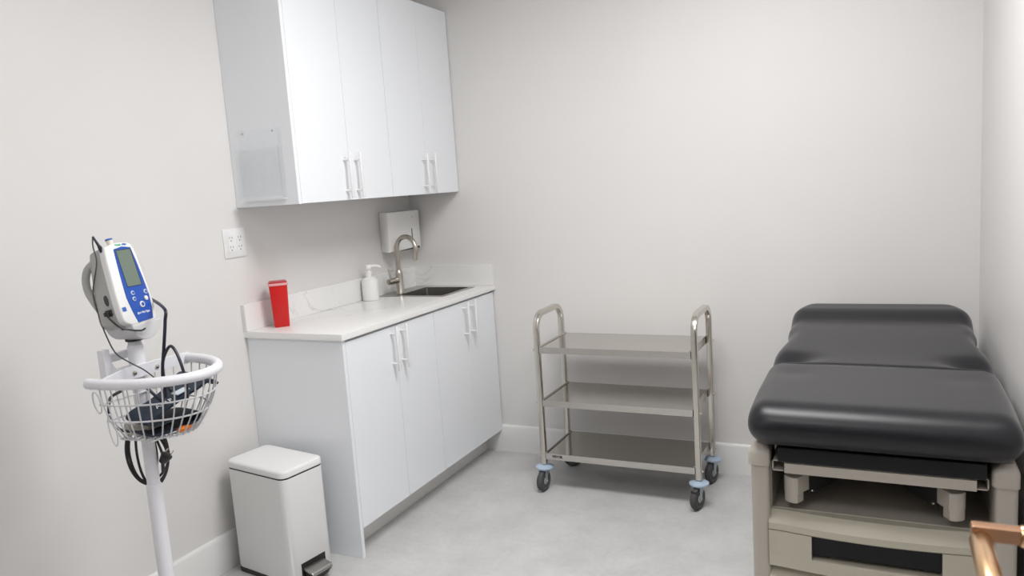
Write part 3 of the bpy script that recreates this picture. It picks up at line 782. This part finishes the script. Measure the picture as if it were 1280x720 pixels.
def monitor():
    az, ti = 0.2, 0.226
    n = Vector((math.cos(az) * math.cos(ti), math.sin(az) * math.cos(ti), math.sin(ti)))
    r = Vector((-math.sin(az), math.cos(az), 0)); u = n.cross(r)
    O = Vector((0.456, -2.130, 1.277))
    R = Matrix(((r.x, u.x, n.x), (r.y, u.y, n.y), (r.z, u.z, n.z)))
    t = thing('vital_signs_monitor', 'white and blue portable vital signs monitor on top of the pole stand', 'medical monitor', O, R)
    # outline of the front, viewer's right = +x
    out = [(-0.060, 0.064), (-0.035, 0.071), (0.0, 0.075), (0.032, 0.071), (0.042, 0.061), (0.047, 0.035), (0.050, -0.02), (0.052, -0.08), (0.051, -0.125), (0.046, -0.150), (0.034, -0.158), (0.0, -0.160), (-0.045, -0.158), (-0.068, -0.149), (-0.077, -0.130), (-0.076, -0.08), (-0.071, -0.02), (-0.066, 0.035)]
    P = [(p.x, p.y) for p in smooth_path([(x, y, 0) for x, y in out] + [(*out[0], 0)], 3)[:-1]]
    sc = lambda k: [(x * k, -0.045 + (y + 0.045) * k) for x, y in P]
    MB().rings([[(x, y, z) for x, y in sc(k)] for k, z in ((0.96, 0.0), (0.99, -0.002), (1.0, -0.007), (1.0, -0.020))]).build('front_shell', M['white'], t, ang=50)
    nb = lambda y: -0.058 - 0.030 * max(0, min(1, (0.066 - y) / 0.21))
    L = []
    L.append([(x, y, -0.0195) for x, y in sc(1.0)])
    L.append([(x, y, nb(y) + 0.010) for x, y in sc(0.975)])
    L.append([(x, y, nb(y) + 0.002) for x, y in sc(0.95)])
    L.append([(x, y, nb(y)) for x, y in sc(0.90)])
    MB().rings(L).build('rear_shell', M['shell'], t, ang=50)
    # carrying handle behind
    hp = smooth_path([(-0.055, 0.036, -0.052), (-0.055, 0.022, -0.082), (-0.055, -0.004, -0.099), (-0.055, -0.035, -0.103), (-0.055, -0.066, -0.095), (-0.055, -0.105, -0.080)], 5)
    MB().tube(hp, 0.0105, 12).build('carry_handle', M['shell'], t)
    sk = MB(); sk.rings([[(0.046 + (x - 0.046) * k, -0.13 + (y + 0.13) * k, z) for x, y in rrect(0.030, 0.074, -0.158, -0.098, 0.02, 5)] for k, z in ((0.8, -0.018), (1.0, -0.024), (1.0, -0.062), (0.8, -0.068))])
    sk.build('socket_housing', M['shell'], t)
    # blue panel
    bp = [(-0.032, 0.057), (0.0, 0.062), (0.031, 0.057), (0.036, 0.02), (0.041, -0.04), (0.043, -0.085), (0.038, -0.12), (0.029, -0.152), (-0.029, -0.154), (-0.037, -0.12), (-0.043, -0.082), (-0.041, -0.04), (-0.036, 0.02)]
    bl = MB(); bl.prism(bp, -0.004, 0.0022, 'xyz', bev=0.001); blo = bl.build('control_panel', M['bluepanel'], t)
    MB().box(-0.0290, 0.0290, -0.0535, 0.0535, 0.001, 0.0026).build('screen_edge', M['lcdedge'], blo)
    MB().box(-0.0275, 0.0255, -0.0515, 0.0515, 0.001, 0.0030).build('screen', M['lcd'], blo)
    for x, y, rad, mm in ((-0.018, -0.071, 0.0062, 'key'), (-0.019, -0.088, 0.0062, 'key'), (0.031, -0.074, 0.0068, 'key'), (0.026, -0.092, 0.0066, 'ivory'), (0.004, -0.107, 0.0088, 'ivory')):
        k = MB().lathe([(rad, 0.002), (rad, 0.0042), (rad * 0.8, 0.005), (0, 0.005)], (x, y, 0), 18).build('button', M[mm], blo)
        if mm == 'key' or rad > 0.008:
            MB().lathe([(rad * 0.62, 0.0045), (rad * 0.62, 0.0054), (0, 0.0055)], (x, y, 0), 14).build('button_icon', M['bluepanel'], k)
    lettering('Spot Vital Signs', 0.0078, M['print_white'], blo, Matrix.Translation((0.0, -0.129, 0.0024)), shear=0.25, bold=0.0002)
    lettering('Welch', 0.0085, M['print_green'], t, Matrix.Translation((-0.011, 0.0675, 0.0004)), bold=0.0003)
    lettering('Allyn', 0.0085, M['print_blue'], t, Matrix.Translation((0.0125, 0.0675, 0.0004)), bold=0.0003)
    MB().box(-0.070, -0.056, -0.116, -0.104, -0.001, 0.0005).build('badge', M['print_blue'], t)
    MB().box(-0.0735, -0.0705, -0.116, -0.104, -0.001, 0.0004).build('badge', M['key'], t)
    # sockets on the near side
    MB().lathe([(0.007, 0.0), (0.007, 0.003), (0, 0.003)], seg=16, sx=1, sy=2.2, mtx=Matrix.Translation((-0.0735, -0.075, -0.036)) @ Matrix.Rotation(-PI / 2, 4, 'Y') @ Matrix.Rotation(PI / 2, 4, 'Z') @ Matrix.Rotation(PI / 2, 4, 'Z')).build('side_socket', M['rubber'], t)
    s = MB(); s.box(-0.084, -0.073, -0.118, -0.100, -0.046, -0.028, bev=0.002); s.box(-0.092, -0.083, -0.116, -0.104, -0.045, -0.031, bev=0.002); s.build('power_plug', M['black'], t)
    for x, z in ((-0.055, -0.03), (0.055, -0.02)):
        MB().lathe([(0.006, 0), (0.006, 0.006), (0, 0.006)], (0, 0, 0), 12, mtx=Matrix.Translation((x, -0.157, z)) @ Matrix.Rotation(PI / 2, 4, 'X')).build('foot', M['rubber'], t)
    # probe well caps on top
    c = MB().cyl((-0.022, 0.064, -0.012), (-0.023, 0.085, -0.012), 0.0065, 14, r1=0.0095); c.build('probe_cap', M['ivory'], t)
    MB().cyl((-0.023, 0.084, -0.012), (-0.0232, 0.0895, -0.012), 0.0097, 14, bev=0.001).build('cap_band', M['print_blue'], t)
    pr = MB().cyl((-0.058, 0.055, -0.014), (-0.061, 0.072, -0.014), 0.0055, 12); pr.cyl((-0.061, 0.071, -0.014), (-0.068, 0.102, -0.018), 0.0042, 10, r1=0.0026)
    po = pr.build('probe', M['navycable'], t)
    Ri = R.transposed()
    cord = [(0.33, -2.176, 1.367), (0.34, -2.20, 1.351), (0.384, -2.207, 1.294), (0.412, -2.214, 1.219), (0.422, -2.213, 1.153), (0.430, -2.205, 1.096), (0.444, -2.195, 1.048), (0.480, -2.185, 1.022), (0.520, -2.173, 0.999), (0.550, -2.163, 0.972)]
    pts = [Ri @ (Vector(p) - O) for p in cord]
    pts[0] = Vector((-0.068, 0.101, -0.018)); pts[1] = Vector((-0.074, 0.075, -0.022)); pts[2] = Vector((-0.080, 0.03, -0.022))
    MB().tube(smooth_path(pts, 5), 0.0019, 8).build('probe_cord', M['rubber'], po)
    pc = [(-0.090, -0.110, -0.038)] + [tuple(Ri @ (Vector(p) - O)) for p in ((0.470, -2.212, 1.142), (0.495, -2.203, 1.121), (0.506, -2.160, 1.106), (0.505, -2.14, 1.108))]
    MB().tube(smooth_path(pc, 5), 0.0026, 8).build('power_lead', M['cable'], t)
    # pressure hose from the right side down into the basket
    hs = [(0.520, -2.070, 1.176), (0.545, -2.095, 1.178), (0.567, -2.120, 1.160), (0.580, -2.134, 1.128), (0.579, -2.146, 1.067), (0.567, -2.151, 1.001), (0.562, -2.148, 0.965), (0.590, -2.152, 0.938)]
    MB().tube(smooth_path([Vector((0.066, -0.112, -0.040)), Vector((0.069, -0.101, -0.039)), Vector((0.082, -0.096, -0.032))] + [Ri @ (Vector(p) - O) for p in hs[2:]], 6), 0.0045, 10).build('air_hose', M['navycable'], t)
    MB().lathe([(0.0085, 0), (0.0085, 0.012), (0.006, 0.014), (0, 0.014)], seg=14, mtx=Matrix.Translation((0.066, -0.114, -0.040)) @ Matrix.Rotation(-PI / 2, 4, 'X')).build('hose_port', M['black'], t)
monitor()

def cuff():
    """folded cuff: a fabric strip folded over on itself, lying in the basket"""
    t = thing('pressure_cuff', 'folded navy blue blood pressure cuff lying in the wire basket', 'blood pressure cuff', (0.545, -2.135, 0.816))
    prof = [(-0.075, 0.012), (-0.03, 0.008), (0.03, 0.010), (0.062, 0.018), (0.072, 0.028), (0.062, 0.040), (0.03, 0.044), (-0.03, 0.040), (-0.078, 0.046), (-0.086, 0.056), (-0.066, 0.068), (-0.01, 0.086), (0.05, 0.110), (0.095, 0.132), (0.120, 0.116)]
    pts = smooth_path([(a, 0, z) for a, z in prof], 5)
    # strip direction runs along y (long side of the basket), width along x; widen with a slight twist
    loops = []; n = 10
    for k in range(n + 1):
        v = -0.062 + 0.124 * k / n
        up_, dn = [], []
        for i, p in enumerate(pts):
            q = pts[min(i + 1, len(pts) - 1)] - pts[max(i - 1, 0)]; q.normalize(); nn = Vector((-q.z, 0, q.x))
            z = p.z + 0.006 * math.sin(p.x * 30 + v * 25) * (p.z / 0.1) + 0.10 * v * (p.z / 0.11) * 0.3
            base = Vector((v * (0.55 + 0.6 * min(p.z / 0.09, 1.0)), p.x, z))
            off = Vector((0, nn.x, nn.z)) * 0.0035
            up_.append(base + off); dn.append(base - off)
        loops.append(up_ + dn[::-1])
    R = Matrix.Rotation(math.radians(-8), 4, 'Z')
    MB().rings(loops, mtx=R).build('bladder_strip', M['navy'], t, ang=60)
    lettering('ADULT', 0.022, M['print_white'], t, R @ basis(Vector((0, 1, 0.2)).normalized(), Vector((-1, 0, 0.25)).normalized(), Vector((0.25, -0.2, 1)).normalized(), (0.036, -0.02, 0.092)), bold=0.0004)
    MB().box(0.03, 0.06, 0.02, 0.06, 0.106, 0.1085, mtx=R @ Matrix.Rotation(0.2, 4, 'X')).build('index_mark', M['key'], t)
    lp = [(0.017, -0.013, 0.143), (0.022, -0.014, 0.195), (0.038, -0.012, 0.229), (0.058, -0.010, 0.246), (0.080, -0.012, 0.227), (0.100, -0.016, 0.185), (0.100, -0.010, 0.142), (0.085, 0.0, 0.100)]
    MB().tube(smooth_path([(0.02, -0.017, 0.10)] + lp, 6), 0.0042, 10).build('tube', M['navycable'], t)
    MB().tube(smooth_path([(-0.05, -0.045, 0.145), (0.007, -0.06, 0.138), (0.03, -0.05, 0.110), (0.04, -0.035, 0.088)], 6), 0.0042, 10).build('tube', M['navycable'], t)
cuff()

tg = MB(); tg.lathe([(0.0, 0), (0.011, 0.001), (0.012, 0.008), (0.008, 0.013), (0, 0.014)], seg=14, sy=1.6); tg.box(-0.006, 0.006, 0.012, 0.028, 0.002, 0.010, bev=0.001)
tgo = tg.build('orange_clip', M['orange']); tgo.location = (0.585, -2.125, 0.8155); tag(tgo, 'small orange plastic clip in the bottom of the wire basket', 'clip')

def power_cord():
    t = thing('power_cord', 'coiled black power cord hanging behind the pole below the basket', 'power cord', (0.40, -2.115, 0.70))
    h = Vector((0.90, 0.43, 0)); d = Vector((-0.43, 0.90, 0)); rng = random.Random(3)
    pts = []
    turns = 4; per = 18
    for i in range(turns * per + 1):
        a = 2 * PI * i / per; k = i / (turns * per)
        A = 0.052 + 0.017 * math.sin(k * 7.0 + 1.0); B = 0.092 + 0.010 * math.cos(k * 9)
        off = -0.016 + 0.01 * math.sin(k * 11)
        x = off + A * math.cos(a); z = 0.012 + B * math.sin(a)
        pts.append(h * x + d * (0.028 + 0.024 * k + 0.004 * math.cos(a * 2)) + Vector((0, 0, z)))
    MB().tube(smooth_path(pts, 3), 0.0038, 8).build('cable', M['cable'], t)
    ca = [(0.055, 0.0, 0.08), (0.062, 0.01, 0.02), (0.05, 0.012, -0.03), (0.058, 0.008, 0.0), (0.066, 0.004, 0.012)]
    MB().tube(smooth_path([Vector(p) for p in ca], 6), 0.0036, 8).build('cable', M['cable'], t)
    p = MB(); p0 = Vector((0.060, 0.006, 0.004)); p1 = Vector((0.076, 0.014, 0.026))
    p.cyl(p0, p1, 0.011, 14, bev=0.003, r1=0.017); dd = (p1 - p0).normalized()
    po = p.build('plug', M['black'], t)
    for s in (-1, 1): MB().cyl(p1 + Vector((0.43, -0.9, 0)) * 0 + Vector((0.006, 0.004, -0.004)) * s, p1 + dd * 0.019 + Vector((0.006, 0.004, -0.004)) * s, 0.002, 8).build('prong', M['tube'], po)
power_cord()
# lead that loops inside the basket
il = [(0.50, -2.235, 0.955), (0.452, -2.232, 0.935), (0.40, -2.205, 0.905), (0.39, -2.20, 0.865), (0.415, -2.195, 0.828), (0.47, -2.19, 0.824), (0.52, -2.185, 0.824)]
ilo = MB().tube(smooth_path(il, 6), 0.0042, 10).build('hose_lead', M['cable']); tag(ilo, 'loose black lead curling through the near end of the basket', 'cable')

# ------------------------------------------------------------------ open door with copper lever
def door():
    P = Vector((2.448, -2.600, 0.9985)); fx = P.x + 0.061
    d = bpy.data.objects.new('door_1', None); COL.objects.link(d); d['kind'] = 'structure'; d['label'] = 'open room door with a copper lever'
    d.location = (fx, -3.40, 0)
    MB().box(0, 0.042, 0.0, 3.40 + P.y + 0.046, 0.008, 2.04, bev=0.001).build('leaf', M['door'], d)
    L = lambda x, y, z: (x - fx, y + 3.40, z)
    h = MB(); h.box(-0.009, 0.0005, 3.40 + P.y - 0.030, 3.40 + P.y + 0.030, P.z - 0.036, P.z + 0.036, bev=0.002)
    ho = h.build('handle', M['bronze'], d)
    MB().box(P.x - 0.009 - fx, -0.006, P.y + 3.40 - 0.004, P.y + 3.40 + 0.014, P.z - 0.006, P.z + 0.012, bev=0.0025).build('spindle', M['bronze'], ho)
    MB().cyl(L(fx - 0.0, P.y + 0.004, P.z + 0.003), L(fx - 0.022, P.y + 0.004, P.z + 0.003), 0.0125, 20, bev=0.002).build('collar', M['copper'], ho)
    MB().cyl(L(P.x, P.y - 0.002, P.z - 0.005), L(P.x - 0.0, P.y - 0.120, P.z - 0.005), 0.0120, 24, bev=0.0015).build('lever', M['copper'], ho)
door()
